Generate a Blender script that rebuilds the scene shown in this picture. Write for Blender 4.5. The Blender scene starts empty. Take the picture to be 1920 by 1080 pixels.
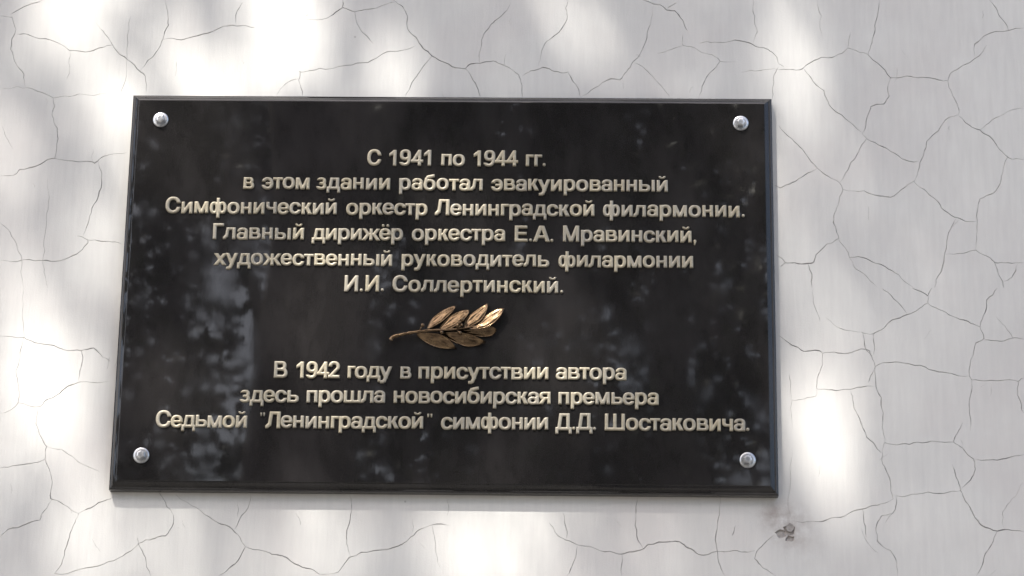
import bpy, bmesh, math, random
import numpy as np
from mathutils import Vector, Matrix
from mathutils.geometry import delaunay_2d_cdt

scene = bpy.context.scene
COL = scene.collection
R = math.radians

# ------------------------------------------------------------------ camera, sky, sun, exposure
PZ = 2.90                                   # height of the plaque's centre above the ground
CAM = Vector((0.1889, -3.8884, PZ - 1.2561))
CAM_ROT = (1.8853, -0.0137, 0.0188)
FPX = 5000.0                                # focal length in pixels of the 1920 px wide photograph
cam_data = bpy.data.cameras.new('camera')
cam = bpy.data.objects.new('camera', cam_data)
COL.objects.link(cam)
cam.location = CAM
cam.rotation_euler = CAM_ROT
cam_data.sensor_width = 36.0
cam_data.lens = FPX / 1920.0 * 36.0
cam_data.clip_end = 500.0
scene.camera = cam

SUN_DIR = Vector((-0.52, -1.0, 1.52)).normalized()     # from the wall towards the sun
SUN_EL = math.asin(SUN_DIR.z)
SUN_AZ = math.atan2(SUN_DIR.x, SUN_DIR.y)
world = bpy.data.worlds.new('World')
scene.world = world
world.use_nodes = True
wn = world.node_tree
sky = wn.nodes.new('ShaderNodeTexSky')
sky.sky_type = 'NISHITA'
sky.sun_disc = False
sky.sun_elevation = SUN_EL
sky.sun_rotation = SUN_AZ % (2 * math.pi)
sky.air_density = 1.0
sky.dust_density = 4.0
sky.ozone_density = 0.6
bg = wn.nodes['Background']
bg.inputs[1].default_value = 0.10
wn.links.new(sky.outputs[0], bg.inputs[0])

sun_data = bpy.data.lights.new('sun', 'SUN')
sun_data.energy = 3.0
sun_data.angle = R(0.55)
sun_data.color = (1.0, 0.95, 0.87)
sun = bpy.data.objects.new('sun', sun_data)
COL.objects.link(sun)
sun.rotation_euler = SUN_DIR.to_track_quat('Z', 'Y').to_euler()
sun.location = (-4, -10, 14)

scene.view_settings.view_transform = 'Standard'
scene.view_settings.look = 'None'
scene.view_settings.gamma = 1.0
scene.view_settings.use_curve_mapping = False
scene.view_settings.exposure = 1.62

# ------------------------------------------------------------------ helpers
CAM_M = Matrix.LocRotScale(CAM, __import__('mathutils').Euler(CAM_ROT, 'XYZ'), None)
CAM_INV = CAM_M.inverted()
CAM_R3 = CAM_M.to_3x3()


def at(px, py, Y=0.0):
    """photo pixel -> the point of the plane y = Y that it shows"""
    d = CAM_R3 @ Vector(((px - 960.0) / FPX, -(py - 540.0) / FPX, -1.0))
    t = (Y - CAM.y) / d.y
    return CAM + d * t


def link(o, parent=None):
    COL.objects.link(o)
    if parent is not None:
        o.parent = parent
    return o


def mesh_obj(name, verts, faces, mat, parent=None, smooth=False):
    me = bpy.data.meshes.new(name)
    me.from_pydata([tuple(v) for v in verts], [], faces)
    me.materials.append(mat)
    if smooth:
        me.polygons.foreach_set('use_smooth', [True] * len(me.polygons))
    me.update()
    return link(bpy.data.objects.new(name, me), parent)


def empty(name, loc, label, cat):
    o = bpy.data.objects.new(name, None)
    o.location = loc
    o.empty_display_size = 0.1
    COL.objects.link(o)
    o['label'] = label
    o['category'] = cat
    return o


class NT:
    """tiny node-tree writer"""
    def __init__(self, name):
        self.m = bpy.data.materials.new(name)
        self.m.use_nodes = True
        self.t = self.m.node_tree
        self.b = self.t.nodes['Principled BSDF']

    def n(self, kind, **kw):
        nd = self.t.nodes.new('ShaderNode' + kind)
        for k, v in kw.items():
            setattr(nd, k, v)
        return nd

    def l(self, a, b):
        self.t.links.new(a, b)

    def set(self, **kw):
        for k, v in kw.items():
            self.b.inputs[k.replace('_', ' ')].default_value = v

    def coords(self, scale=(1, 1, 1)):
        tc = self.n('TexCoord')
        mp = self.n('Mapping')
        mp.inputs['Scale'].default_value = scale
        self.l(tc.outputs['Object'], mp.inputs['Vector'])
        return mp.outputs['Vector']

    def noise(self, vec, scale, detail=4.0, rough=0.55):
        nd = self.n('TexNoise')
        nd.inputs['Scale'].default_value = scale
        nd.inputs['Detail'].default_value = detail
        nd.inputs['Roughness'].default_value = rough
        self.l(vec, nd.inputs['Vector'])
        return nd.outputs['Fac']

    def ramp(self, fac, stops):
        nd = self.n('ValToRGB')
        el = nd.color_ramp.elements
        while len(el) < len(stops):
            el.new(0.5)
        for e, (p, c) in zip(el, stops):
            e.position = p
            e.color = (c, c, c, 1) if isinstance(c, (int, float)) else (*c, 1)
        self.l(fac, nd.inputs[0])
        return nd.outputs[0]

    def mix(self, fac, a, b, mode='MIX'):
        nd = self.n('Mix', data_type='RGBA', blend_type=mode)
        for sock, v in ((0, fac), (6, a), (7, b)):
            if isinstance(v, (int, float)):
                nd.inputs[sock].default_value = v
            elif isinstance(v, tuple):
                nd.inputs[sock].default_value = (*v, 1)
            else:
                self.l(v, nd.inputs[sock])
        return nd.outputs[2]

    def math(self, op, a, b=0.0):
        nd = self.n('Math', operation=op)
        for i, v in enumerate((a, b)):
            if isinstance(v, (int, float)):
                nd.inputs[i].default_value = v
            else:
                self.l(v, nd.inputs[i])
        return nd.outputs[0]

    def bump(self, height, strength, dist, prev=None):
        nd = self.n('Bump')
        nd.inputs['Strength'].default_value = strength
        nd.inputs['Distance'].default_value = dist
        self.l(height, nd.inputs['Height'])
        if prev is not None:
            self.l(prev, nd.inputs['Normal'])
        return nd.outputs[0]


# ------------------------------------------------------------------ materials
def plaster_material():
    t = NT('painted_plaster')
    v = t.coords()
    base = t.ramp(t.noise(v, 1.7, 5, 0.6), [(0.3, (0.575, 0.570, 0.552)), (0.7, (0.668, 0.666, 0.645))])
    # faint warm and cool wash marks
    c = t.mix(t.ramp(t.noise(v, 5.0, 4, 0.6), [(0.45, 0.0), (0.72, 0.75)]), base, (0.575, 0.553, 0.54))
    vs = t.coords((60, 60, 6))
    c = t.mix(t.ramp(t.noise(vs, 2.2, 3, 0.6), [(0.35, 0.0), (0.85, 0.45)]), c, (0.51, 0.505, 0.50))
    # pin-holes and specks
    vo = t.n('TexVoronoi')
    vo.inputs['Scale'].default_value = 26.0
    t.l(v, vo.inputs['Vector'])
    sp = t.ramp(vo.outputs['Distance'], [(0.035, 1.0), (0.06, 0.0)])
    gate = t.ramp(t.noise(v, 9.0, 2), [(0.60, 0.0), (0.66, 1.0)])
    c = t.mix(t.math('MULTIPLY', t.math('MULTIPLY', sp, gate), 0.55), c, (0.25, 0.24, 0.23))
    # soft grey-brown grime patches by the broken fixing hole
    for (px, py, r, s) in ((1478, 985, 0.045, 0.42), (1450, 962, 0.035, 0.40), (1500, 1010, 0.05, 0.16)):
        p = at(px, py)
        tc = t.n('TexCoord')
        mp = t.n('Mapping')
        mp.inputs['Location'].default_value = (-p.x / r, 0, -p.z / r)
        mp.inputs['Scale'].default_value = (1 / r, 0.0, 1 / r)
        t.l(tc.outputs['Object'], mp.inputs['Vector'])
        gr = t.n('TexGradient', gradient_type='SPHERICAL')
        t.l(mp.outputs['Vector'], gr.inputs['Vector'])
        nz = t.ramp(t.noise(v, 38.0, 5, 0.65), [(0.38, 0.0), (0.66, 1.0)])
        c = t.mix(t.math('MULTIPLY', t.math('MULTIPLY', gr.outputs['Fac'], nz), s * 2.2), c, (0.33, 0.29, 0.27))
    cr = t.n('Attribute', attribute_name='crack')
    c = t.mix(cr.outputs['Fac'], c, (0.33, 0.32, 0.32))
    ch = t.n('Attribute', attribute_name='chip')
    chip_col = t.ramp(t.noise(v, 160.0, 4), [(0.3, (0.20, 0.18, 0.17)), (0.7, (0.36, 0.33, 0.31))])
    c = t.mix(ch.outputs['Fac'], c, chip_col)
    t.l(c, t.b.inputs['Base Color'])
    t.set(Roughness=0.8)
    t.b.inputs['Specular IOR Level'].default_value = 0.25
    b = t.bump(t.noise(t.coords((1, 1, 0.35)), 14.0, 4, 0.5), 0.42, 0.006)
    b = t.bump(t.noise(vs, 4.0, 4, 0.6), 0.30, 0.0012, b)
    b = t.bump(t.noise(v, 420.0, 3, 0.6), 0.40, 0.0006, b)
    t.l(b, t.b.inputs['Normal'])
    return t.m


def granite_material():
    t = NT('polished_black_granite')
    v = t.coords()
    fine = t.noise(v, 900.0, 2, 0.7)
    c = t.ramp(fine, [(0.35, (0.008, 0.0075, 0.0078)), (0.62, (0.019, 0.0178, 0.0178)), (0.78, (0.060, 0.057, 0.057))])
    dust = t.ramp(t.noise(t.coords((1, 1, 0.45)), 9.0, 6, 0.65), [(0.42, 0.0), (0.8, 0.5)])
    c = t.mix(dust, c, (0.054, 0.050, 0.051))
    t.l(c, t.b.inputs['Base Color'])
    r = t.ramp(t.noise(t.coords((8, 8, 2)), 4.0, 5, 0.6), [(0.3, 0.012), (0.75, 0.045)])
    t.l(r, t.b.inputs['Roughness'])
    t.set(IOR=1.52)
    b = t.bump(t.noise(t.coords((1, 1, 0.22)), 60.0, 3, 0.5), 0.045, 0.0002)
    b = t.bump(t.noise(v, 5.0, 1, 0.5), 0.03, 0.002, b)
    t.l(b, t.b.inputs['Normal'])
    return t.m


def gold_material():
    t = NT('aged_gold_letter')
    v = t.coords()
    oi = t.n('ObjectInfo')
    c = t.ramp(t.noise(v, 120.0, 4, 0.6), [(0.3, (0.36, 0.315, 0.225)), (0.75, (0.50, 0.45, 0.335))])
    c = t.mix(t.ramp(oi.outputs['Random'], [(0.0, 0.0), (1.0, 0.75)]), c, (0.34, 0.315, 0.265))
    t.l(c, t.b.inputs['Base Color'])
    t.set(Roughness=0.42, Metallic=0.35)
    t.l(t.bump(t.noise(v, 500.0, 3), 0.25, 0.0004), t.b.inputs['Normal'])
    return t.m


def bronze_material():
    t = NT('cast_bronze')
    v = t.coords()
    c = t.ramp(t.noise(v, 130.0, 5, 0.65), [(0.25, (0.085, 0.055, 0.036)), (0.50, (0.19, 0.132, 0.082)), (0.80, (0.32, 0.225, 0.13))])
    t.l(c, t.b.inputs['Base Color'])
    t.l(t.ramp(t.noise(v, 90.0, 3), [(0.3, 0.18), (0.8, 0.34)]), t.b.inputs['Roughness'])
    t.set(Metallic=1.0)
    t.l(t.bump(t.noise(v, 260.0, 3, 0.5), 0.14, 0.0008), t.b.inputs['Normal'])
    return t.m


def zinc_material():
    t = NT('zinc_plated_steel')
    v = t.coords()
    c = t.ramp(t.noise(v, 300.0, 3), [(0.3, (0.38, 0.39, 0.41)), (0.7, (0.62, 0.63, 0.65))])
    t.l(c, t.b.inputs['Base Color'])
    t.set(Metallic=0.9, Roughness=0.28)
    return t.m


def simple(name, stops, scale, rough=0.85, bump=0.4, dist=0.01):
    t = NT(name)
    v = t.coords()
    t.l(t.ramp(t.noise(v, scale, 6, 0.6), stops), t.b.inputs['Base Color'])
    t.set(Roughness=rough)
    t.l(t.bump(t.noise(v, scale * 3, 5), bump, dist), t.b.inputs['Normal'])
    return t.m


def leaf_material():
    t = NT('leaf_green')
    v = t.coords()
    c = t.ramp(t.noise(v, 2.5, 4), [(0.3, (0.035, 0.06, 0.018)), (0.7, (0.075, 0.11, 0.035))])
    t.l(c, t.b.inputs['Base Color'])
    t.set(Roughness=0.55)
    return t.m


M_WALL = plaster_material()
M_GRAN = granite_material()
M_GOLD = gold_material()
M_BRON = bronze_material()
M_ZINC = zinc_material()
M_BARK = simple('bark', [(0.3, (0.06, 0.05, 0.04)), (0.7, (0.13, 0.11, 0.09))], 14.0, 0.9, 0.8, 0.02)
M_LEAF = leaf_material()
M_GROUND = simple('worn_paving', [(0.3, (0.085, 0.082, 0.078)), (0.7, (0.14, 0.135, 0.127))], 3.0, 0.9, 0.3, 0.01)
M_PLUG = simple('mortar_plug', [(0.3, (0.26, 0.24, 0.23)), (0.7, (0.38, 0.36, 0.34))], 200.0, 0.9, 0.5, 0.001)

# ------------------------------------------------------------------ ground
g = mesh_obj('ground', [(-60, -90, 0), (60, -90, 0), (60, 0.6, 0), (-60, 0.6, 0)], [(0, 1, 2, 3)], M_GROUND)
g['kind'] = 'structure'
g['label'] = 'worn grey paving at the foot of the wall'

# ------------------------------------------------------------------ the cracked plaster wall
# cracks traced quarter by quarter: (origin x, origin y, width factor, points at twice the photo's scale)
Q1 = """0,60 45,65 60,110 40,185 60,240 90,280 95,325
65,128 110,132 190,150 260,190 340,192 380,178 420,170
360,85 395,130 425,175 480,225 525,268 545,285 548,350
620,0 630,60 632,95 612,145 590,190 555,225 525,268
612,148 680,150 760,128 840,98 900,97 955,103
910,10 888,45 885,95
160,0 90,25 40,55
*0,335 60,325 110,330 150,345 200,368 260,362 300,352 400,350
*265,195 262,250 250,300
200,370 205,400 195,430 215,480 218,520 205,595
0,660 50,658 75,635 130,625 175,600 210,595 260,603 320,605 355,612 375,595 410,580 475,572
370,605 382,650 372,720 345,780 330,840 312,885
290,885 330,900 330,910 310,935 260,965 190,980 130,978 85,975 40,982 0,975
330,900 380,905 430,907 455,915
*180,660 185,740 175,800 165,900 160,980 165,1020 180,1080
*0,835 30,860 60,910 80,960 88,1080
*490,60 480,160 475,250 450,370
*5,470 20,510 50,560
1140,75 1210,72 1260,45 1285,28 1330,45 1380,35 1430,22 1480,8
!1475,0 1510,25 1528,60 1530,110 1560,140 1585,180 1620,210 1670,235 1720,255 1745,258 1765,240 1800,238 1850,228 1890,245 1920,262
1330,45 1340,90 1370,130 1400,165
1560,170 1500,190 1430,205 1380,235 1300,245 1240,258 1160,265 1120,268
1125,265 1120,300 1135,360
*1120,295 1070,315 1035,360
1620,210 1580,260 1545,310 1520,362
1745,258 1770,295 1790,330 1802,362
1915,10 1880,60 1850,85 1830,110 1805,150 1797,200 1800,238
1285,0 1285,28"""
Q2 = """210,0 200,30 208,60 185,110 165,130 130,155 110,200 98,250
0,262 25,280 38,320 40,368
38,285 70,265 115,252 160,268 210,270 225,300 250,335 260,368
!490,0 530,15 555,18 580,38 610,40 640,75 658,115
620,10 580,35
530,20 520,90 500,160 455,230 430,270 405,300 370,295 310,330 260,362
*455,235 500,260 530,290 570,335 595,368
*640,130 640,170 700,190 750,205 780,230 845,232
*545,200 600,185 640,175
780,230 745,270 720,310 700,370
905,0 910,60 920,120 905,160
700,162 760,158 835,150 900,165 960,185 990,210 1000,240 1020,250
1000,250 980,290 975,375
*860,272 930,265 1000,260
1000,260 1040,260 1090,258 1110,240 1160,215 1210,212 1260,180 1300,195 1335,205
1270,120 1258,180
1378,0 1370,60 1362,110 1350,160 1335,205
1335,205 1375,240 1420,292 1480,285 1540,290 1600,300 1635,303
1635,303 1645,275 1690,245 1725,228 1760,200 1780,170
1735,210 1735,165 1770,135 1860,115 1920,105
1790,0 1820,40 1845,80 1862,115
1095,258 1120,290 1170,340 1190,395 1250,445 1310,495
1420,292 1410,320 1415,360 1395,390 1345,400 1335,430 1325,480 1312,500
1312,500 1330,520 1300,570 1270,610 1250,650 1228,685
1330,520 1390,550 1450,585 1490,605 1525,605
1635,303 1650,350 1670,390 1675,430
1675,430 1640,440 1600,490 1555,530 1545,570 1530,610 1520,650 1508,680
1675,435 1700,460 1755,487 1800,520 1820,550 1860,590 1880,597 1920,600
*1755,487 1800,450 1860,418 1920,408
1858,590 1840,650 1825,700 1805,725 1755,745 1745,790 1745,830 1742,880 1740,940
1508,680 1545,710 1585,745 1610,780 1660,815 1700,830 1742,830
1508,680 1470,705 1420,740 1380,735 1320,715 1240,710
1228,685 1240,710 1228,740 1215,790 1205,835 1215,860 1225,895
!1225,895 1180,915 1140,955 1130,985 1110,988 1060,985 1025,985 990,955
1025,985 1005,1000
1000,470 1050,520 1090,560 1120,605 1145,630 1185,660 1228,685
1145,630 1100,655 1050,685 1005,705 985,695
1225,895 1250,930 1265,965 1330,970 1400,1000 1450,1030 1510,1080
*1265,965 1290,1010 1340,1050 1370,1080
1665,820 1645,860 1630,920 1620,980 1590,1050 1585,1080
1625,953 1690,950 1740,938 1790,965 1810,985 1860,985 1920,985
1810,985 1830,1040 1845,1080
1895,990 1875,1040 1845,1055
1110,990 1125,1030 1125,1080
*1145,0 1160,60 1165,150"""
Q3 = """*90,0 85,80 92,180 75,240 60,310 70,370 68,430 35,460 0,470
0,180 90,185 130,205 200,215 240,232 305,235 350,225 385,260 415,275
305,235 310,270 300,310 295,350
410,350 350,355 300,352 255,368 225,395 185,415 150,445 65,430
140,450 135,510 155,560 175,595 170,640 185,680 195,740 190,790 235,810 270,835 295,845
*175,595 230,605 270,630 320,665 375,690
0,675 60,665 130,655 170,640
0,935 30,905 100,885 150,870 155,850 195,795
295,845 275,890 255,950 235,1020 205,1070
295,845 340,825 400,795 425,785
205,1070 300,1055 390,1035 460,1005 520,960
515,935 520,960 545,1010 565,1080
650,850 650,885 620,930 580,940 545,945 515,960
595,765 625,820 650,850
660,775 740,825 800,870 860,895 900,935 920,970
940,770 920,840 880,905
!920,970 900,1010 860,1050 820,1080
!920,970 985,985 1020,1000 1060,1005 1120,1040 1180,1060 1200,1075
1200,1075 1270,1065 1310,1010 1400,985 1470,975 1540,935 1590,900 1620,888
1310,775 1315,850 1300,910 1300,960 1315,1005
*1620,888 1630,940 1640,1010 1650,1050
1620,888 1690,890
*1680,780 1675,860"""
Q4 = """*1130,0 1135,70 1155,125
*1175,110 1210,140 1260,160 1310,165
1310,165 1355,172 1395,150 1425,120 1480,100 1530,75 1560,58
1385,0 1430,40 1480,95
1500,0 1560,30 1575,0
1562,30 1560,58
1560,58 1600,80 1650,105 1710,125 1755,145
1820,0 1780,45 1775,90 1755,145
1755,145 1770,190 1740,205 1730,250 1715,330 1725,345
1770,195 1830,200 1870,190 1920,193
*1815,105 1850,145 1880,190
!1000,178 1050,215 1095,238 1150,235 1165,245
1165,245 1210,240 1260,245 1310,228 1340,235 1350,260 1362,295
1165,245 1165,290 1145,340 1143,378
*1143,378 1140,405 1100,415 1050,420 1048,480 1052,530
1143,378 1200,382 1260,380 1310,372 1360,370
1362,295 1390,280 1450,278 1530,290 1600,315 1660,325 1712,330
1362,295 1345,330 1335,355
1362,295 1365,370 1385,410 1392,470 1388,520 1398,580
1315,170 1325,225 1350,255
1355,172 1360,230 1355,250
1270,385 1280,430 1310,510 1330,560 1370,605 1385,618
1398,580 1460,585 1520,578 1590,575 1655,578
1655,578 1670,545 1690,505
1655,578 1690,600 1730,640 1738,680 1720,720 1682,760
1398,580 1388,610 1390,660 1410,700 1420,760 1430,790
1725,345 1720,400 1715,450 1718,535
1725,345 1780,348 1850,345 1900,352
1920,335 1900,350 1895,400 1910,450 1920,470
1732,645 1790,645 1850,640 1920,625
1682,760 1640,765 1560,765 1480,780 1430,775
1430,790 1370,815 1310,830 1250,855 1180,870 1130,875 1050,872
1440,780 1438,830 1400,880
1430,845 1385,855 1365,900 1370,950 1420,985 1440,1020 1445,1080
1650,660 1665,710 1682,760
!1682,760 1700,800 1735,860 1760,890 1820,912 1860,905 1920,915
*1920,725 1890,780 1860,810 1840,840 1838,880 1850,910
1820,912 1800,960 1770,1010 1740,1080
1315,830 1320,880 1330,935
*1310,900 1330,950 1375,995
985,925 950,955 920,985 910,1015 940,1050 990,1080
!910,985 860,990 800,990 770,988 700,1000 660,975 630,952 590,952 510,962 490,980 440,990 400,998 330,985 250,965
250,965 200,945 165,920 140,880
780,785 778,850 770,900 770,988 780,1040 800,1080
472,785 465,850 468,930 490,975
245,968 230,1030 205,1080
412,1000 412,1080
190,840 200,890 205,940
838,890 825,930
*1040,320 1045,360 1048,420
*1050,600 1045,700 1035,790 1045,860"""


def read_cracks(txt, ox, oy):
    out = []
    for line in txt.strip().splitlines():
        w = 1.0
        if line[0] == '*':
            w, line = 0.62, line[1:]
        elif line[0] == '!':
            w, line = 1.35, line[1:]
        pts = [tuple(float(c) for c in p.split(',')) for p in line.split()]
        out.append((w, [(ox + x / 2, oy + y / 2) for x, y in pts]))
    return out


cracks = read_cracks(Q1, 0, 0) + read_cracks(Q2, 960, 0) + read_cracks(Q3, 0, 540) + read_cracks(Q4, 960, 540)
# the network goes on past the edges of the photograph: the open right-hand stretch, laid on again
rng = random.Random(4)
for _ in range(70):                          # short hairlines and scratches between the long cracks
    x, y, a, n = rng.uniform(0, 1920), rng.uniform(0, 1080), rng.gauss(1.45, 0.5), rng.uniform(8, 34)
    cracks.append((rng.uniform(0.25, 0.5), [(x, y), (x + math.cos(a) * n * 0.5 + rng.uniform(-3, 3), y + math.sin(a) * n * 0.5), (x + math.cos(a) * n, y + math.sin(a) * n)]))
strip = [c for c in cracks if min(p[0] for p in c[1]) > 1500]
extra = []
for ci, x0 in enumerate((1920, 2340, -420, -840, 0, 420, 840, 1260, 1680)):
    for (y0, flip) in ((0, 1), (-1080, -1), (1080, -1)):
        if 0 <= x0 < 1920 and y0 == 0:
            continue
        fx = -1 if ci % 2 == 0 else 1
        for w, pts in strip:
            q = []
            for (x, y) in pts:
                xx = x0 + ((1920 - x) if fx < 0 else (x - 1500))
                yy = y0 + (y if flip > 0 else 1080 - y)
                q.append((xx, yy))
            q = [p for p in q if not (-1 <= p[0] <= 1921 and -1 <= p[1] <= 1081) and -330 < p[1] < 1410 and -480 < p[0] < 2420]
            if len(q) > 1:
                extra.append((w, q))


def jag(pts, rnd, lv, amp):
    for _ in range(lv):
        out = [pts[0]]
        for a, b in zip(pts, pts[1:]):
            dx, dy = b[0] - a[0], b[1] - a[1]
            k = rnd.uniform(-amp, amp)
            out += [((a[0] + b[0]) / 2 - dy * k, (a[1] + b[1]) / 2 + dx * k), b]
        pts = out
    return pts


def to_wall(p):
    w = at(p[0], p[1], 0.0)
    return (w.x, w.z)


def chip_outline(px, py, r, n, seed, sx=1.0, sy=1.0):
    rnd = random.Random(seed)
    c = to_wall((px, py))
    return [(c[0] + math.cos(a) * r * sx * k, c[1] + math.sin(a) * r * sy * k)
            for a, k in ((2 * math.pi * i / n, rnd.uniform(0.8, 1.2)) for i in range(n))]


CHIPS = [chip_outline(1480, 993, 0.0092, 16, 3), chip_outline(1464, 1001, 0.0065, 11, 5, 1.2, 0.9),
         chip_outline(1481, 1010, 0.0065, 10, 8, 1.1, 0.7)]


def inside(poly, x, y):
    c = False
    for (x1, y1), (x2, y2) in zip(poly, poly[1:] + poly[:1]):
        if (y1 > y) != (y2 > y) and x < (x2 - x1) * (y - y1) / (y2 - y1) + x1:
            c = not c
    return c


def build_wall():
    rnd = random.Random(11)
    V, Eg, quads, mid = [], [], [], {}
    for k, (w, pts) in enumerate(cracks + extra):
        pts = [to_wall(p) for p in jag(pts, rnd, 2 if k < len(cracks) else 1, 0.09)]
        n = len(pts)
        i0 = len(V)
        for i, p in enumerate(pts):
            a, b = pts[max(0, i - 1)], pts[min(n - 1, i + 1)]
            d = Vector((b[0] - a[0], b[1] - a[1]))
            if d.length < 1e-9:
                d = Vector((1, 0))
            d.normalize()
            h = w * rnd.uniform(0.00030, 0.00088) * min(1.0, 0.45 + 2.2 * min(i, n - 1 - i) / max(1, n - 1))
            mid[len(V) + 1] = min(0.0018, h * 2.0)
            V += [Vector((p[0] - d.y * h, p[1] + d.x * h)), Vector(p), Vector((p[0] + d.y * h, p[1] - d.x * h))]
        for i in range(n - 1):
            q = i0 + 3 * i
            Eg += [(q, q + 3), (q + 1, q + 4), (q + 2, q + 5)]
            quads.append(((V[q], V[q + 3], V[q + 5], V[q + 2]), min(1.0, 0.30 + 0.55 * w) * (0.68 + 0.32 * math.sin(k * 1.7 + i * 0.31)) * rnd.uniform(0.75, 1.0)))
        for q in (i0, i0 + 3 * (n - 1)):
            Eg += [(q, q + 1), (q + 1, q + 2)]
    for poly in CHIPS:
        i0 = len(V)
        V.extend(Vector(p) for p in poly)
        m = len(poly)
        Eg.extend((i0 + i, i0 + (i + 1) % m) for i in range(m))
        cx = sum(p[0] for p in poly) / m
        cz = sum(p[1] for p in poly) / m
        for f in (0.8, 0.45):
            V.extend(Vector((cx + (p[0] - cx) * f, cz + (p[1] - cz) * f)) for p in poly)
        V.append(Vector((cx, cz)))
    X0, X1, Z1 = -7.0, 7.0, 7.5
    i0 = len(V)
    V.extend(Vector(p) for p in ((X0, 0), (X1, 0), (X1, Z1), (X0, Z1)))
    Eg.extend(((i0, i0 + 1), (i0 + 1, i0 + 2), (i0 + 2, i0 + 3), (i0 + 3, i0)))
    ov, oe, of, o_v, o_e, o_f = delaunay_2d_cdt(V, Eg, [], 0, 2e-6, True)
    BIN = 0.02
    bins = {}
    for q in quads:
        xs, zs = [p.x for p in q[0]], [p.y for p in q[0]]
        for i in range(int(min(xs) // BIN), int(max(xs) // BIN) + 1):
            for j in range(int(min(zs) // BIN), int(max(zs) // BIN) + 1):
                bins.setdefault((i, j), []).append(q)
    crack = []
    for f in of:
        c = (ov[f[0]] + ov[f[1]] + ov[f[2]]) / 3
        crack.append(max([k for (q, k) in bins.get((int(c.x // BIN), int(c.y // BIN)), ())
                          if inside([(p.x, p.y) for p in q], c.x, c.y)], default=0.0))
    whole = [True] * len(ov)
    for f, c in zip(of, crack):
        if c == 0.0:
            for v in f:
                whole[v] = False
    depth = [0.0] * len(ov)
    for i in range(len(ov)):
        if whole[i]:
            depth[i] = max([mid.get(j, 0.0008) for j in o_v[i]], default=0.0010)
    chip = [0.0] * len(of)
    lo = Vector((min(p[0] for c in CHIPS for p in c), min(p[1] for c in CHIPS for p in c)))
    hi = Vector((max(p[0] for c in CHIPS for p in c), max(p[1] for c in CHIPS for p in c)))
    for i, f in enumerate(of):
        c = (ov[f[0]] + ov[f[1]] + ov[f[2]]) / 3
        if lo.x < c.x < hi.x and lo.y < c.y < hi.y and any(inside(q, c.x, c.y) for q in CHIPS):
            chip[i] = 0.6
    deep = [True] * len(ov)
    for f, c in zip(of, chip):
        if c == 0.0:
            for v in f:
                deep[v] = False
    for i in range(len(ov)):
        if deep[i]:
            depth[i] = max(depth[i], rnd.uniform(0.0022, 0.0034))
    verts = [(p.x, d, p.y) for p, d in zip(ov, depth)]     # +y goes into the wall
    faces = [tuple(f) for f in of]
    n = len(verts)
    ring = [min(range(n), key=lambda i: (ov[i].x - c[0]) ** 2 + (ov[i].y - c[1]) ** 2) for c in ((X0, 0), (X1, 0), (X1, Z1), (X0, Z1))]
    verts += [(X0, 0.45, 0), (X1, 0.45, 0), (X1, 0.45, Z1), (X0, 0.45, Z1)]
    for i in range(4):
        j = (i + 1) % 4
        faces.append((ring[i], n + i, n + j, ring[j]))
    faces.append((n + 3, n + 2, n + 1, n))
    w = mesh_obj('wall', verts, faces, M_WALL)
    for nm, arr in (('crack', crack), ('chip', chip)):
        att = w.data.attributes.new(nm, 'FLOAT', 'FACE')
        att.data.foreach_set('value', list(arr) + [0.0] * 5)
    w['kind'] = 'structure'
    w['label'] = 'pale plastered wall crazed all over with fine cracks'
    return w


wall = build_wall()


def lathe(profile, n, centre, axis_rot=0.0):
    """profile: (radius, height towards the viewer) -> verts, faces; axis along -y"""
    V, F = [], []
    for r, h in profile:
        for i in range(n):
            a = 2 * math.pi * i / n + axis_rot
            V.append((centre[0] + math.cos(a) * r, centre[1] - h, centre[2] + math.sin(a) * r))
    for k in range(len(profile) - 1):
        for i in range(n):
            j = (i + 1) % n
            F.append((k * n + i, k * n + j, (k + 1) * n + j, (k + 1) * n + i))
    F.append(tuple((len(profile) - 1) * n + i for i in range(n)))
    return V, F


pc = at(1481, 990)
pv, pf = lathe([(0.0062, -0.010), (0.0062, 0.0006), (0.0054, 0.0012), (0.0030, 0.0004)], 18, (pc.x, 0.0008, pc.z))
plug = mesh_obj('fixing_plug', pv, pf, M_PLUG, wall)

# ------------------------------------------------------------------ the plaque
PW, PH = 1.0, 0.6352
T_SIDE, T_FACE = 0.0165, 0.0245            # depth of the side face and of the front face, off the wall
FY = -T_FACE
plaque = empty('memorial_plaque', (0, 0, PZ), 'black polished granite plaque with raised gold Cyrillic lettering on cracked wall', 'plaque')
PINV = Vector((0, 0, -PZ))


def build_slab():
    # moulded edge: (inset from the outline, distance off the wall)
    prof = [(0.0, 0.0), (0.0, 0.0140), (0.0006, 0.0158), (0.0020, 0.0168), (0.0034, 0.0170), (0.0040, 0.0176),
            (0.0060, 0.0196), (0.0085, 0.0216), (0.0110, 0.0229), (0.0116, 0.0231), (0.0119, 0.0240), (0.0126, T_FACE)]
    V, F = [], []
    for ins, h in prof:
        x, z = PW / 2 - ins, PH / 2 - ins
        V += [(-x, -h, -z), (x, -h, -z), (x, -h, z), (-x, -h, z)]
    for k in range(len(prof) - 1):
        for i in range(4):
            j = (i + 1) % 4
            F.append((k * 4 + i, k * 4 + j, (k + 1) * 4 + j, (k + 1) * 4 + i))
    k = (len(prof) - 1) * 4
    F.append((k, k + 1, k + 2, k + 3))
    F.append((3, 2, 1, 0))
    return mesh_obj('slab', V, F, M_GRAN, plaque)


build_slab()

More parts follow.
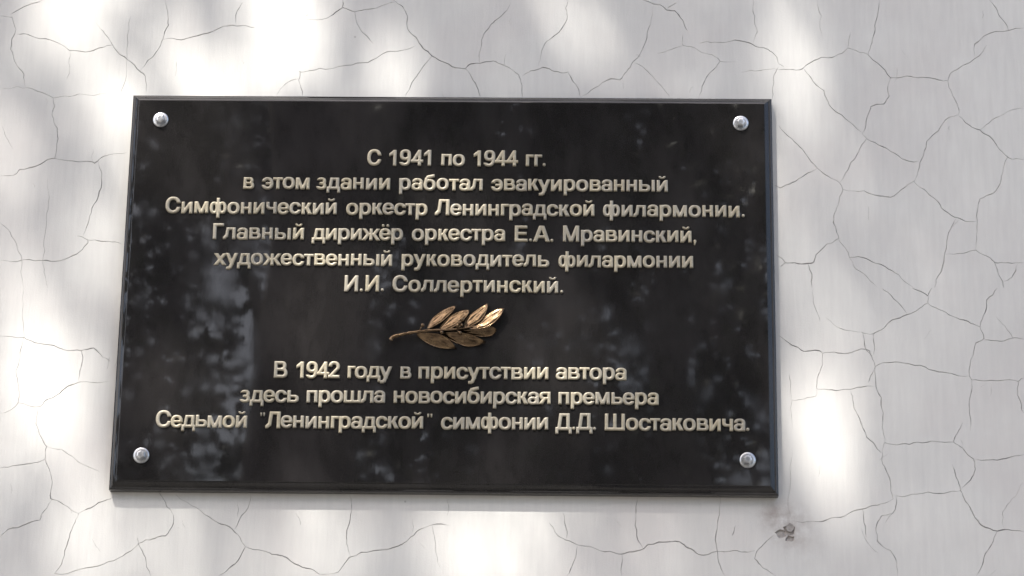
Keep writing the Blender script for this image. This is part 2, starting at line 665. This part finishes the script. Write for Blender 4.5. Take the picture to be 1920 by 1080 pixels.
# ---- bolts: a domed washer with a hexagon head on it
def build_bolts():
    spots = ((301, 224, 0.35), (1389, 230.5, 0.1), (264.5, 853.5, 0.52), (1402, 862.5, 0.25))
    wv, wf = lathe([(0.0122, 0.0), (0.0122, 0.0012), (0.0117, 0.0019), (0.0104, 0.0023), (0.0080, 0.0024), (0.0040, 0.0024)], 40, (0, 0, 0))
    hv, hf = lathe([(0.0074, 0.0020), (0.0074, 0.0074), (0.0062, 0.0086), (0.0040, 0.0089)], 6, (0, 0, 0))
    wme = hme = None
    for (px, py, a) in spots:
        p = at(px, py, FY - 0.002) + PINV
        if wme is None:
            w = mesh_obj('bolt', wv, wf, M_ZINC, plaque, True)
            wme = w.data
            h = mesh_obj('bolt_head', hv, hf, M_ZINC, w)
            hme = h.data
        else:
            w = link(bpy.data.objects.new('bolt', wme), plaque)
            h = link(bpy.data.objects.new('bolt_head', hme), w)
        w.location = (p.x, FY, p.z)
        h.rotation_euler = (0, a, 0)


build_bolts()

# ------------------------------------------------------------------ lettering (bold grotesque, drawn as distance fields)
XH, CH = 0.519, 0.716
STEP = 0.02
gx = np.arange(-0.06, 1.04 + STEP / 2, STEP)
gy = np.arange(-0.26, 0.82 + STEP / 2, STEP)
X, Y = np.meshgrid(gx, gy, indexing='ij')


def box(x0, y0, x1, y1): return np.minimum(np.minimum(X - x0, x1 - X), np.minimum(Y - y0, y1 - Y))
def uni(*a): return np.maximum.reduce(a)
def inter(*a): return np.minimum.reduce(a)
def sub(a, b): return np.minimum(a, -b)


def ell(cx, cy, rx, ry, n=2.3):
    r = ((np.abs(X - cx) / rx) ** n + (np.abs(Y - cy) / ry) ** n) ** (1 / n)
    return (1 - r) * min(rx, ry)


def ring(cx, cy, rx, ry, tx, ty): return sub(ell(cx, cy, rx, ry), ell(cx, cy, rx - tx, ry - ty))


def poly(*p):
    d = None
    for (x1, y1), (x2, y2) in zip(p, p[1:] + p[:1]):
        ln = math.hypot(x2 - x1, y2 - y1)
        s = ((x2 - x1) * (Y - y1) - (y2 - y1) * (X - x1)) / ln
        d = s if d is None else np.minimum(d, s)
    return d


def diag(x0, y0, x1, y1, w):
    h = w / 2
    return poly((x0 - h, y0), (x0 + h, y0), (x1 + h, y1), (x1 - h, y1))


def breve(cx): return inter(ring(cx, 0.71, 0.145, 0.115, 0.085, 0.06), 0.705 - Y)
def ii(): return uni(box(.07, 0, .205, XH), box(.405, 0, .54, XH), diag(.155, .03, .455, .489, .16))
def ee(): return uni(sub(ring(.28, .26, .25, .271, .142, .108), box(.27, .150, .6, .23)), box(.10, .215, .51, .302))


def soft(): return uni(box(.07, 0, .21, XH), box(.07, .225, .37, .32), box(.07, 0, .37, .10),
                       inter(ring(.36, .16, .19, .16, .14, .098), X - .345))


def make_glyphs():
    G = {}
    G['о'] = (ring(.305, .2595, .263, .271, .145, .108), .611)
    G['с'] = (sub(ring(.295, .26, .255, .271, .143, .11), box(.33, .185, .7, .335)), .556)
    G['э'] = (uni(sub(ring(.262, .26, .255, .271, .143, .108), box(-.2, .178, .2, .34)), box(.19, .208, .46, .31)), .556)
    G['е'] = (ee(), .556)
    G['ё'] = (uni(ee(), ell(.185, .66, .055, .055), ell(.385, .66, .055, .055)), .556)
    G['а'] = (uni(box(.375, 0, .508, .36), inter(ring(.284, .355, .225, .176, .135, .105), Y - .345),
                  inter(ring(.255, .155, .215, .166, .13, .098), .45 - X)), .556)
    G['б'] = (uni(ring(.305, .245, .263, .256, .145, .108), poly((.042, .24), (.185, .24), (.225, .54), (.10, .56)),
                  poly((.09, .50), (.27, .53), (.52, .615), (.50, .735), (.18, .66))), .611)
    G['в'] = (uni(box(.07, 0, .21, XH), box(.07, .42, .38, XH), box(.07, .222, .40, .31), box(.07, 0, .40, .10),
                  inter(ring(.365, .372, .155, .147, .135, .098), X - .355), inter(ring(.38, .155, .18, .155, .14, .098), X - .37)), .594)
    G['г'] = (uni(box(.07, 0, .21, XH), box(.07, .41, .40, XH)), .42)
    G['д'] = (uni(box(.02, -.002, .60, .108), box(.02, -.16, .135, .10), box(.485, -.16, .60, .10), box(.41, 0, .548, XH),
                  box(.165, .415, .548, XH), diag(.155, .03, .225, .48, .13)), .624)
    zh = uni(diag(.085, 0, .30, .30, .165), diag(.31, .22, .10, XH, .155), box(.26, .215, .54, .31))
    G['ж'] = (uni(box(.335, 0, .465, XH), zh, zh_mirror(zh)), .80)
    G['з'] = (uni(inter(ring(.235, .372, .195, .158, .135, .10), np.maximum(X - .225, Y - .42)),
                  inter(ring(.235, .158, .215, .168, .14, .105), np.maximum(X - .225, .125 - Y)), box(.15, .222, .33, .312)), .496)
    G['и'] = (ii(), .611)
    G['й'] = (uni(ii(), breve(.305)), .611)
    G['к'] = (uni(box(.07, 0, .21, XH), diag(.27, .24, .405, XH, .155), diag(.44, 0, .29, .31, .17), box(.18, .21, .33, .315)), .54)
    G['л'] = (uni(box(.40, 0, .54, XH), box(.145, .415, .54, XH), diag(.15, .09, .205, .48, .13), poly((.01, -.004), (.11, 0), (.21, .12), (.09, .18), (.01, .10))), .605)
    G['м'] = (uni(box(.07, 0, .20, XH), box(.54, 0, .67, XH), diag(.365, 0, .155, XH, .145), diag(.375, 0, .585, XH, .145)), .74)
    G['н'] = (uni(box(.07, 0, .21, XH), box(.385, 0, .525, XH), box(.07, .205, .525, .315)), .597)
    G['п'] = (uni(box(.07, 0, .21, XH), box(.385, 0, .525, XH), box(.07, .41, .525, XH)), .597)
    G['р'] = (uni(box(.065, -.20, .20, XH), ring(.32, .2595, .248, .271, .145, .108)), .611)
    G['т'] = (uni(box(.02, .41, .45, XH), box(.165, 0, .305, XH)), .47)
    G['у'] = (uni(diag(.205, -.16, .465, XH, .15), diag(.30, .02, .09, XH, .158), poly((.05, -.205), (.20, -.205), (.27, -.14), (.24, -.06), (.05, -.095))), .556)
    G['ф'] = (uni(box(.345, -.20, .48, .70), ring(.24, .26, .19, .268, .135, .105), ring(.585, .26, .19, .268, .135, .105)), .825)
    G['х'] = (uni(diag(.09, 0, .465, XH, .17), diag(.465, 0, .09, XH, .17)), .556)
    G['ч'] = (uni(box(.37, 0, .51, XH), box(.06, .35, .20, XH), box(.22, .185, .40, .292),
                  inter(ring(.245, .365, .185, .18, .14, .107), .37 - Y, .25 - X)), .575)
    G['ш'] = (uni(box(.07, 0, .205, XH), box(.36, 0, .495, XH), box(.65, 0, .785, XH), box(.07, 0, .785, .105)), .86)
    G['ь'] = (soft(), .58)
    G['ы'] = (uni(soft(), box(.61, 0, .75, XH)), .82)
    G['я'] = (uni(box(.385, 0, .52, XH), inter(ring(.24, .355, .19, .164, .14, .098), .25 - X), box(.24, .42, .52, XH),
                  box(.24, .19, .52, .288), diag(.105, 0, .28, .25, .165)), .59)
    G['С'] = (sub(ring(.37, .358, .325, .370, .155, .12), box(.43, .262, .9, .452)), .722)
    G['Л'] = (uni(box(.48, 0, .63, CH), box(.17, .595, .63, CH), diag(.175, .10, .24, .66, .145), poly((.01, -.004), (.12, 0), (.24, .13), (.10, .20), (.01, .11))), .69)
    G['Г'] = (uni(box(.073, 0, .22, CH), box(.073, .595, .53, CH)), .55)
    G['Е'] = (uni(box(.073, 0, .22, CH), box(.073, .595, .605, CH), box(.073, .305, .58, .425), box(.073, 0, .62, .12)), .667)
    G['А'] = (uni(diag(.085, 0, .335, CH, .17), diag(.635, 0, .385, CH, .17), box(.18, .16, .54, .278)), .722)
    G['М'] = (uni(box(.07, 0, .205, CH), box(.625, 0, .76, CH), diag(.41, 0, .155, CH, .15), diag(.42, 0, .675, CH, .15)), .833)
    G['И'] = (uni(box(.073, 0, .212, CH), box(.51, 0, .65, CH), diag(.15, .04, .573, .676, .175)), .719)
    G['В'] = (uni(box(.073, 0, .22, CH), box(.073, .596, .43, CH), box(.073, .31, .46, .425), box(.073, 0, .46, .12),
                  inter(ring(.41, .52, .205, .196, .15, .115), X - .40), inter(ring(.44, .212, .235, .212, .15, .118), X - .43)), .722)
    G['Д'] = (uni(box(.02, -.002, .70, .12), box(.02, -.16, .145, .10), box(.575, -.16, .70, .10), box(.475, 0, .62, CH),
                  box(.185, .595, .62, CH), diag(.16, .04, .25, .68, .14)), .72)
    G['Ш'] = (uni(box(.073, 0, .215, CH), box(.42, 0, .56, CH), box(.765, 0, .907, CH), box(.073, 0, .907, .12)), .98)
    G['1'] = (uni(box(.245, 0, .385, CH), poly((.075, .43), (.30, .53), (.30, CH), (.255, CH), (.075, .555))), .556)
    n9 = ring(.245, .36, .268, .37, .14, .11)
    G['9'] = (uni(ring(.275, .485, .238, .243, .14, .115), inter(n9, X - .28, .5 - Y), inter(n9, .14 - Y)), .556)
    G['4'] = (uni(box(.315, 0, .45, CH), box(.02, .148, .54, .265), diag(.10, .20, .385, .69, .15)), .556)
    G['2'] = (uni(inter(ring(.275, .492, .235, .235, .14, .118), np.maximum(Y - .50, np.minimum(X - .3, Y - .39))),
                  poly((.03, .06), (.19, .06), (.50, .42), (.38, .47), (.32, .40), (.06, .15)), box(.03, 0, .515, .125)), .556)
    G['.'] = (ell(.13, .065, .062, .062, 2), .278)
    G[','] = (uni(ell(.13, .065, .062, .062, 2), poly((.09, -.11), (.125, -.12), (.192, .05), (.10, .06))), .278)
    G['"'] = (uni(poly((.10, .52), (.155, .52), (.175, .66), (.085, .66)), poly((.25, .52), (.305, .52), (.325, .66), (.235, .66))), .42)
    return G


def zh_mirror(a):
    # mirror a field about x = 0.40 on the sampling grid
    k = np.clip(np.round((0.80 - gx - gx[0]) / STEP).astype(int), 0, len(gx) - 1)
    return a[k, :]


EM = (at(900, 400, FY).z - at(900, 431, FY).z) / 0.716 * 0.955
LIFT = 0.0031                                # letters stand 3 mm off the stone


def glyph_mesh(name, F):
    """mesh the field F > 0 with marching cells; a rounded top and straight sides down to the stone"""
    verts, tops, faces, key = [], [], [], {}
    nx, ny = F.shape

    def vid(k, x, y, d):
        if k not in key:
            key[k] = len(verts)
            e = min(1.0, max(0.0, d) / 0.055)
            z = LIFT * (0.50 + 0.50 * math.sqrt(max(0.0, 1 - (1 - e) ** 2)))
            verts.append((x * EM, -z, y * EM))
        return key[k]

    for i in range(nx - 1):
        for j in range(ny - 1):
            c = [(i, j), (i + 1, j), (i + 1, j + 1), (i, j + 1)]
            f = [F[a] for a in c]
            if max(f) <= 0:
                continue
            pl = []
            for a, b, fa, fb in zip(c, c[1:] + c[:1], f, f[1:] + f[:1]):
                if fa > 0:
                    pl.append(vid(a, gx[a[0]], gy[a[1]], fa))
                if (fa > 0) != (fb > 0):
                    t = fa / (fa - fb)
                    pl.append(vid((min(a, b), max(a, b)), gx[a[0]] + (gx[b[0]] - gx[a[0]]) * t,
                                  gy[a[1]] + (gy[b[1]] - gy[a[1]]) * t, 0.0))
            if len(pl) >= 3:
                faces.append(tuple(pl))
    used = {}
    for f in faces:
        for a, b in zip(f, f[1:] + f[:1]):
            used[(a, b)] = used.get((a, b), 0) + 1
    ntop = len(faces)
    low, dup = {}, {}
    for (a, b) in list(used):
        if (b, a) not in used:
            for v in (a, b):
                if v not in low:
                    x, y, z = verts[v]
                    dup[v] = len(verts)
                    verts.append((x, y, z))
                    low[v] = len(verts)
                    verts.append((x, 0.0003, z))
            faces.append((dup[a], low[a], low[b], dup[b]))
    me = bpy.data.meshes.new(name)
    me.from_pydata(verts, [], faces)
    me.materials.append(M_GOLD)
    me.polygons.foreach_set('use_smooth', [True] * len(me.polygons))
    me.update()
    return me


# (baseline pixels left and right, then word, left ink edge, right ink edge)
LINES = [
    ((730, 310.7), (1000, 312.3), [('С', 688, 712.5), ('1941', 729.6, 808.8), ('по', 827.4, 872), ('1944', 888, 972), ('гг.', 986, 1023)]),
    ((470, 354.3), (1250, 360), [('в', 456.8, 476), ('этом', 490.8, 580.8), ('здании', 593, 732), ('работал', 748, 905.5), ('эвакуированный', 920.8, 1252.5)]),
    ((360, 400.5), (1380, 408), [('Симфонический', 310, 632), ('оркестр', 648.8, 801.8), ('Ленинградской', 815.5, 1115), ('филармонии.', 1130.5, 1396)]),
    ((400, 448.8), (1300, 455.2), [('Главный', 399.5, 570.5), ('дирижёр', 584.5, 756), ('оркестра', 771.8, 947.5), ('Е.А.', 965, 1037.5), ('Мравинский,', 1055.5, 1305.5)]),
    ((400, 497.2), (1300, 502.4), [('художественный', 400.5, 736), ('руководитель', 752.5, 1030), ('филармонии', 1047, 1300)]),
    ((645, 546.8), (1056, 549.6), [('И.И.', 645, 720), ('Соллертинский.', 735.5, 1056)]),
    ((520, 708.6), (1170, 712.8), [('В', 514, 539), ('1942', 555.6, 637.7), ('году', 652, 735.5), ('в', 750.8, 769.4), ('присутствии', 784.7, 1028.6), ('автора', 1042, 1174.6)]),
    ((450, 754.2), (1235, 759.6), [('здесь', 449.5, 560.5), ('прошла', 575.3, 722.3), ('новосибирская', 738.3, 1033), ('премьера', 1047, 1235)]),
    ((300, 801.2), (1400, 808.8), [('Седьмой', 292, 463.8), ('"', 487, 496.5), ('Ленинградской', 498, 794), ('"', 800.5, 811), ('симфонии', 826.7, 1028.4), ('Д.Д.', 1041, 1117.5), ('Шостаковича.', 1133.8, 1404.5)]),
]


def build_letters():
    rnd = random.Random(2)
    G = make_glyphs()
    info, meshes = {}, {}
    for ch, (F, adv) in list(G.items()):
        F = F + 0.006
        G[ch] = (F, adv)
        on = np.where((F > 0).any(axis=1))[0]
        info[ch] = (gx[on[0]] - STEP * 0.5, gx[on[-1]] + STEP * 0.5, adv)
    for (bl, br, words) in LINES:
        a, b = at(*bl, FY) + PINV, at(*br, FY) + PINV
        for (txt, xl, xr) in words:
            ym = bl[1] + (br[1] - bl[1]) * ((xl + xr) / 2 - bl[0]) / (br[0] - bl[0])
            wl, wr = at(xl, ym - 12, FY).x, at(xr, ym - 12, FY).x
            pos, x = [], 0.0
            for ch in txt:
                pos.append(x)
                x += info[ch][2]
            ink0 = info[txt[0]][0]
            ink1 = pos[-1] + info[txt[-1]][1]
            sc = 1.0
            if len(txt) > 1:
                gap = ((wr - wl) / EM - (ink1 - ink0)) / (len(txt) - 1)
            else:
                gap = 0.0
                sc = (wr - wl) / EM / (ink1 - ink0)
                if txt != '"':
                    sc = min(1.06, max(0.94, sc))
            for k, ch in enumerate(txt):
                if ch not in meshes:
                    meshes[ch] = glyph_mesh('letter' if ch not in '.,"' else 'punctuation_mark', G[ch][0])
                o = link(bpy.data.objects.new(meshes[ch].name.split('.')[0], meshes[ch]), plaque)
                px = wl + (pos[k] - ink0 * sc + gap * k) * EM
                pz = a.z + (b.z - a.z) * (px - a.x) / (b.x - a.x)
                o.location = (px, FY, pz + rnd.uniform(-0.0005, 0.0005))
                o.rotation_euler = (0, rnd.uniform(-0.012, 0.012), 0)
                o.scale = (sc, rnd.uniform(0.9, 1.1), 1)


build_letters()

# ------------------------------------------------------------------ bronze laurel sprig
def sp(x, y):
    """point of the enlarged sprig view -> plaque plane"""
    p = at(700 + x / 6.857, 550 + y / 6.857, FY) + PINV
    return Vector((p.x, 0, p.z))


def spline(pts, n):
    """Catmull-Rom through pts, resampled to n points"""
    P = [pts[0] * 2 - pts[1]] + list(pts) + [pts[-1] * 2 - pts[-2]]
    out = []
    m = len(pts) - 1
    for i in range(n):
        u = i / (n - 1) * m
        k = min(int(u), m - 1)
        t = u - k
        a, b, c, d = P[k:k + 4]
        out.append(0.5 * ((2 * b) + (c - a) * t + (2 * a - 5 * b + 4 * c - d) * t * t + (3 * b - a - 3 * c + d) * t ** 3))
    return out


def tube(path, radii, n=10, cap=True):
    V, F = [], []
    for i, p in enumerate(path):
        d = (path[min(i + 1, len(path) - 1)] - path[max(i - 1, 0)]).normalized()
        u = d.orthogonal().normalized() if abs(d.y) > 0.95 else d.cross(Vector((0, 1, 0))).normalized()
        w = d.cross(u)
        for k in range(n):
            a = 2 * math.pi * k / n
            V.append(p + (u * math.cos(a) + w * math.sin(a)) * radii[i])
    for i in range(len(path) - 1):
        for k in range(n):
            j = (k + 1) % n
            F.append((i * n + k, i * n + j, (i + 1) * n + j, (i + 1) * n + k))
    if cap:
        F.append(tuple(range(n - 1, -1, -1)))
        F.append(tuple((len(path) - 1) * n + k for k in range(n)))
    return V, F


def build_sprig():
    path = spline([sp(225, 622), sp(262, 580), sp(400, 548), sp(560, 522), sp(760, 502), sp(1000, 492), sp(1180, 468), sp(1330, 440)], 40)
    for i, p in enumerate(path):
        p.y = FY - 0.0075 - 0.0030 * math.sin(i / 39 * math.pi)
    rad = [0.0030 - 0.0016 * i / 39 + (0.0008 if i < 3 else 0) + 0.0003 * math.sin(i * 1.9) for i in range(40)]
    V, F = tube(path, rad, 10)
    stem = mesh_obj('laurel_sprig', V, F, M_BRON, plaque, True)
    stem['label'] = 'bronze laurel sprig with seven leaves and small berries'
    # upper edge, lower edge (base to tip), height of upper edge, of lower edge
    leaves = [
        ([(690, 465), (735, 370), (800, 298), (910, 225), (1020, 182), (1062, 172)], [(700, 480), (790, 440), (900, 372), (985, 295), (1045, 225), (1062, 172)], 5.5, 9.0),
        ([(840, 482), (900, 395), (1000, 300), (1110, 246), (1200, 228), (1240, 232)], [(850, 500), (980, 478), (1090, 425), (1170, 355), (1225, 285), (1240, 232)], 5.5, 9.5),
        ([(1165, 455), (1195, 350), (1270, 268), (1360, 205), (1440, 162), (1484, 142)], [(1180, 470), (1290, 425), (1380, 370), (1435, 300), (1465, 220), (1484, 142)], 5.5, 9.0),
        ([(1250, 455), (1370, 385), (1450, 300), (1540, 240), (1630, 212), (1690, 212)], [(1240, 485), (1360, 482), (1480, 452), (1570, 390), (1640, 310), (1690, 212)], 6.5, 10.5),
        ([(1100, 490), (1220, 492), (1340, 475), (1450, 456), (1540, 458), (1588, 488)], [(1100, 512), (1210, 535), (1330, 556), (1440, 562), (1530, 545), (1588, 488)], 9.0, 4.0),
        ([(900, 525), (1020, 520), (1130, 530), (1240, 550), (1350, 595), (1445, 640)], [(900, 540), (985, 600), (1090, 655), (1210, 690), (1330, 680), (1445, 640)], 9.0, 4.0),
        ([(560, 530), (700, 530), (830, 545), (930, 585), (1010, 650), (1068, 716)], [(560, 548), (650, 620), (750, 675), (860, 708), (970, 720), (1068, 716)], 9.0, 4.0),
    ]
    NU, NV = 22, 13
    for k, (up, dn, hu, hl) in enumerate(leaves):
        U = spline([sp(*p) for p in up], NU)
        D = spline([sp(*p) for p in dn], NU)
        V, F = [], []
        for i in range(NU):
            s = i / (NU - 1)
            env = math.sin(math.pi * min(1, 0.12 + s * 0.88)) ** 0.6 if s < 1 else 0.0
            for j in range(NV):
                v = j / (NV - 1)
                p = U[i].lerp(D[i], v)
                h = 2.5 + ((hu * (1 - v) + hl * v) - 4.0) * 1.15
                h += 2.2 * env * abs(math.sin(2 * math.pi * v)) ** 0.8         # two swelling halves
                h += 2.0 * env * math.exp(-((v - 0.5) / 0.06) ** 2)            # midrib
                h += 1.6 * env * math.exp(-(v / 0.08) ** 2) + 0.9 * env * math.exp(-((1 - v) / 0.07) ** 2)
                h += 0.22 * env * math.sin((s * 16 - abs(v - 0.5) * 9))        # side veins
                h += 1.8 * s * s
                V.append(Vector((p.x, FY - h * 0.001, p.z)))
        for i in range(NU - 1):
            for j in range(NV - 1):
                a = i * NV + j
                F.append((a, a + NV, a + NV + 1, a + 1))
        rim = [i * NV for i in range(NU)] + [(NU - 1) * NV + j for j in range(1, NV)] + \
              [i * NV + NV - 1 for i in range(NU - 2, -1, -1)] + [j for j in range(NV - 2, 0, -1)]
        b0 = len(V)
        for r in rim:
            V.append(Vector((V[r].x, min(FY - 0.0006, V[r].y + 0.0040), V[r].z)))
        m = len(rim)
        for i in range(m):
            j = (i + 1) % m
            F.append((rim[i], rim[j], b0 + j, b0 + i))
        F.append(tuple(b0 + i for i in range(m)))
        mesh_obj('leaf', V, F, M_BRON, stem, True)
    berries = [(640, 446, 23, 590, 515), (1150, 374, 23, 1070, 480), (885, 538, 22, 850, 500), (1120, 545, 23, 1070, 500), (1110, 415, 17, 1060, 480), (1142, 442, 17, 1080, 480)]
    for (x, y, r, bx, by) in berries:
        c = sp(x, y)
        rr = (sp(x + r * 1.2, y) - c).length
        c.y = FY - 0.0145
        bm = bmesh.new()
        bmesh.ops.create_icosphere(bm, subdivisions=2, radius=rr, matrix=Matrix.Translation(c))
        me = bpy.data.meshes.new('berry')
        bm.to_mesh(me)
        bm.free()
        b = sp(bx, by)
        b.y = FY - 0.010
        tv, tf = tube([b, b.lerp(c, 0.5) + Vector((0, -0.001, 0)), c], [0.0011, 0.0010, 0.0010], 6)
        n0 = len(me.vertices)
        vv = [v.co.copy() for v in me.vertices] + tv
        ff = [tuple(p.vertices) for p in me.polygons] + [tuple(n0 + q for q in f) for f in tf]
        bpy.data.meshes.remove(me)
        mesh_obj('berry', vv, ff, M_BRON, stem, True)


build_sprig()

# ------------------------------------------------------------------ the trees in front of the wall, whose shade lies on it
# places where sun comes through to the wall: photo pixel, radii, lean, share of the sun that gets through
SPOTS = [
    (150, 5, 42, 70, 0.15, 1.0), (535, 40, 55, 105, -0.30, 1.0), (590, 150, 28, 45, 0, 0.6), (335, 140, 32, 55, -0.25, 0.85), (740, 150, 26, 45, 0, 0.7),
    (80, 90, 32, 65, 0.1, 0.45), (215, 215, 38, 55, 0, 0.5), (18, 285, 32, 60, 0, 0.85), (980, 10, 42, 45, 0, 0.6),
    (1490, 220, 35, 90, 0, 0.28), (1480, 60, 30, 50, 0, 0.2), (65, 690, 48, 110, 0.1, 1.0), (40, 590, 35, 55, 0, 0.6),
    (170, 1000, 48, 70, 0.5, 1.0), (15, 810, 32, 55, 0, 0.75), (350, 1045, 65, 45, 0, 0.5), (905, 1010, 80, 60, 0, 1.0),
    (1535, 825, 42, 105, 0.0, 1.0), (1560, 650, 28, 50, 0, 0.4), (620, 1010, 60, 50, 0, 0.45), (150, 450, 50, 80, 0, 0.25), (120, 850, 40, 60, 0, 0.35),
    (650, 610, 85, 80, 0, 0.85), (1050, 700, 60, 110, 0, 0.9), (350, 790, 70, 60, 0, 0.9), (600, 700, 60, 50, 0, 0.8),
    (1210, 470, 50, 80, 0, 0.75), (860, 440, 45, 50, 0, 0.6), (330, 330, 65, 100, 0, 0.65), (450, 175, 140, 25, 0, 0.8),
    (1080, 790, 50, 40, 0, 0.9), (640, 860, 70, 50, 0, 0.5), (1200, 985, 60, 40, 0, 0.25),
]
TAU = 5.5                                    # leaf layers the sun meets through the uncut crown


def openness(x, y):
    v = 0.008
    if x < 1560:
        v = 0.05
    if x < 1100 and y > 930:
        v = 0.15
    if x < 240:
        v = 0.10
    for (cx, cy, rx, ry, lean, a) in SPOTS:
        dx, dy = x - cx, y - cy
        dx += dy * lean
        q = (dx / (rx + 11)) ** 2 + (dy / (ry + 11)) ** 2
        if q < 6:
            v = max(v, a * min(1.0, 1.35 * math.exp(-0.5 * q * q)))
    return 1 + math.log(v) / TAU


def wall_pixel(p):
    """where the shadow of point p falls on the wall, in photo pixels"""
    t = p.y / SUN_DIR.y
    q = CAM_INV @ (p - SUN_DIR * t)
    return 960 + FPX * q.x / -q.z, 540 - FPX * q.y / -q.z


def limb_path(a, b, rnd, n=9, wob=0.08):
    L = (b - a).length
    out = []
    for i in range(n):
        t = i / (n - 1)
        p = a.lerp(b, t)
        k = math.sin(math.pi * t) * L * wob
        out.append(p + Vector((rnd.uniform(-k, k), rnd.uniform(-k, k), rnd.uniform(0, k))))
    return out


def build_tree(base, height, crown_c, crown_r, n_clump, per, seed, label, leaf=0.07, carve=True, n_limb=9, twig=1.0):
    rnd = random.Random(seed)
    root = empty('shade_tree', base, label, 'tree')
    root['group'] = 'trees in front of the wall'
    inv = -Vector(base)
    base = Vector(base)
    top = Vector((crown_c[0] * 0.4 + base.x * 0.6, crown_c[1], crown_c[2] + crown_r[2] * 0.7))
    fork = Vector((base.x * 0.9 + crown_c[0] * 0.1, base.y * 0.8 + crown_c[1] * 0.2, max(2.2, crown_c[2] - crown_r[2] * 0.9)))
    path = limb_path(base, fork, rnd, 8, 0.02) + limb_path(fork, top, rnd, 8, 0.05)[1:]
    n = len(path)
    r0 = 0.022 * height
    V, F = tube([p + inv for p in path], [r0 * (1 - 0.93 * i / (n - 1)) * (1.3 if i == 0 else 1) for i in range(n)], 12)
    mesh_obj('trunk', V, F, M_BARK, root, True)
    ends = []
    for k in range(n_limb):
        t = 0.42 + 0.5 * k / n_limb
        s = path[int(t * (n - 1))]
        a = k * 2.4 + rnd.uniform(-0.4, 0.4)
        best = None
        for _ in range(60 if carve else 1):
            e = Vector((crown_c[0] + math.cos(a) * crown_r[0] * 0.8, crown_c[1] + math.sin(a) * crown_r[1] * 0.8,
                        crown_c[2] + crown_r[2] * rnd.uniform(-0.5, 0.6)))
            q = limb_path(s, e, rnd, 10, 0.07)
            cost = sum(openness(*wall_pixel(q[i].lerp(q[i + 1], f))) for i in range(9) for f in (0, 0.33, 0.66)) if carve else 0
            if best is None or cost < best[0]:
                best = (cost, q)
            a += rnd.uniform(-0.25, 0.25)
        lp = best[1]
        rr = r0 * 0.38 * (1 - 0.5 * t)
        V, F = tube([p + inv for p in lp], [rr * (1 - 0.9 * i / 9) for i in range(10)], 8)
        mesh_obj('limb', V, F, M_BARK, root, True)
        ends += lp[3:]
    tv, tf, lv, lf = [], [], [], []
    for c in range(n_clump):
        while True:
            q = Vector((rnd.uniform(-1, 1), rnd.uniform(-1, 1), rnd.uniform(-1, 1)))
            if 0.15 < q.length < 1:
                break
        cpt = Vector((crown_c[0] + q.x * crown_r[0], crown_c[1] + q.y * crown_r[1], crown_c[2] + q.z * crown_r[2]))
        src = min(ends, key=lambda e: (e - cpt).length_squared)
        thin = False
        tw = limb_path(src, cpt, rnd, 4, 0.08)
        if carve:
            thin = max(openness(*wall_pixel(tw[i].lerp(tw[i + 1], f))) for i in range(3) for f in (0.2, 0.5, 0.8, 1.0)) > 0.80
        if not thin:
            i0 = len(tv)
            v, f = tube([p + inv for p in tw], [0.006 * twig, 0.005 * twig, 0.0035 * twig, 0.002 * twig], 4, False)
            tv += v
            tf += [tuple(i0 + i for i in ff) for ff in f]
        for _ in range(per):
            p = cpt + Vector((rnd.gauss(0, 0.17), rnd.gauss(0, 0.17), rnd.gauss(0, 0.15)))
            if carve:
                x, y = wall_pixel(p)
                if -300 < x < 2200 and -300 < y < 1400 and rnd.random() < openness(x, y):
                    continue
            s = leaf * rnd.uniform(0.7, 1.3)
            u = Vector((rnd.gauss(0, 1), rnd.gauss(0, 1), rnd.gauss(0, 0.6))).normalized()
            w = u.cross(Vector((rnd.gauss(0, 1), rnd.gauss(0, 1), rnd.gauss(0, 1)))).normalized()
            nrm = u.cross(w) * (s * 0.12)
            i0 = len(lv)
            p = p + inv
            lv += [p - u * s * 0.6, p + w * s * 0.36 + nrm, p + u * s * 0.75, p - w * s * 0.36 + nrm]
            lf += [(i0, i0 + 1, i0 + 2), (i0, i0 + 2, i0 + 3)]
    o = mesh_obj('twigs', tv, tf, M_BARK, root, True)
    o['kind'] = 'stuff'
    o = mesh_obj('crown', lv, lf, M_LEAF, root)
    o['kind'] = 'stuff'
    return root


def along_sun(px, py, d):
    return at(px, py) + SUN_DIR * d


cc = along_sun(960, 540, 9.6)
build_tree((cc.x + 1.9, cc.y - 0.3, 0), 12.0, tuple(cc), (3.3, 2.1, 2.3), 2600, 30, 21,
           'leafy tree close to the wall shading the plaque', 0.065)
# the row further out, seen only in the polish of the stone: (x, y, crown height, radii, clumps, label)
ROW = [
    (0.55, -13.0, 4.9, (1.0, 1.0, 1.7), 330, 'young low tree between the narrow and the tall tree'),
    (-1.7, -13.5, 4.6, (0.9, 1.0, 1.5), 260, 'young low tree between the slender and the narrow tree'),
    (-3.3, -11.0, 6.5, (1.5, 1.6, 3.8), 850, 'slender tree at the end of the row beyond the shading tree'),
    (-0.4, -11.5, 6.8, (0.85, 1.2, 3.8), 560, 'narrow tree of the row standing opposite the plaque'),
    (2.0, -11.0, 7.0, (1.15, 1.5, 4.0), 700, 'tall tree of the row right of the narrow one'),
    (-2.1, -16.0, 10.2, (1.2, 1.3, 2.0), 420, 'high-crowned tree behind the gap beside the slender tree'),
    (0.9, -16.0, 9.5, (1.2, 1.3, 2.0), 420, 'high-crowned tree behind the gap beside the tall tree'),
    (-6.6, -1.8, 5.6, (1.6, 1.5, 3.5), 620, 'tree close to the wall well away from the plaque'),
]
for i, (x, y, z, r, n, lab) in enumerate(ROW):
    build_tree((x + 0.1, y, 0), z + r[2], (x, y, z), r, n, 24, 40 + i, lab, 0.085, False, 7, 2.2)
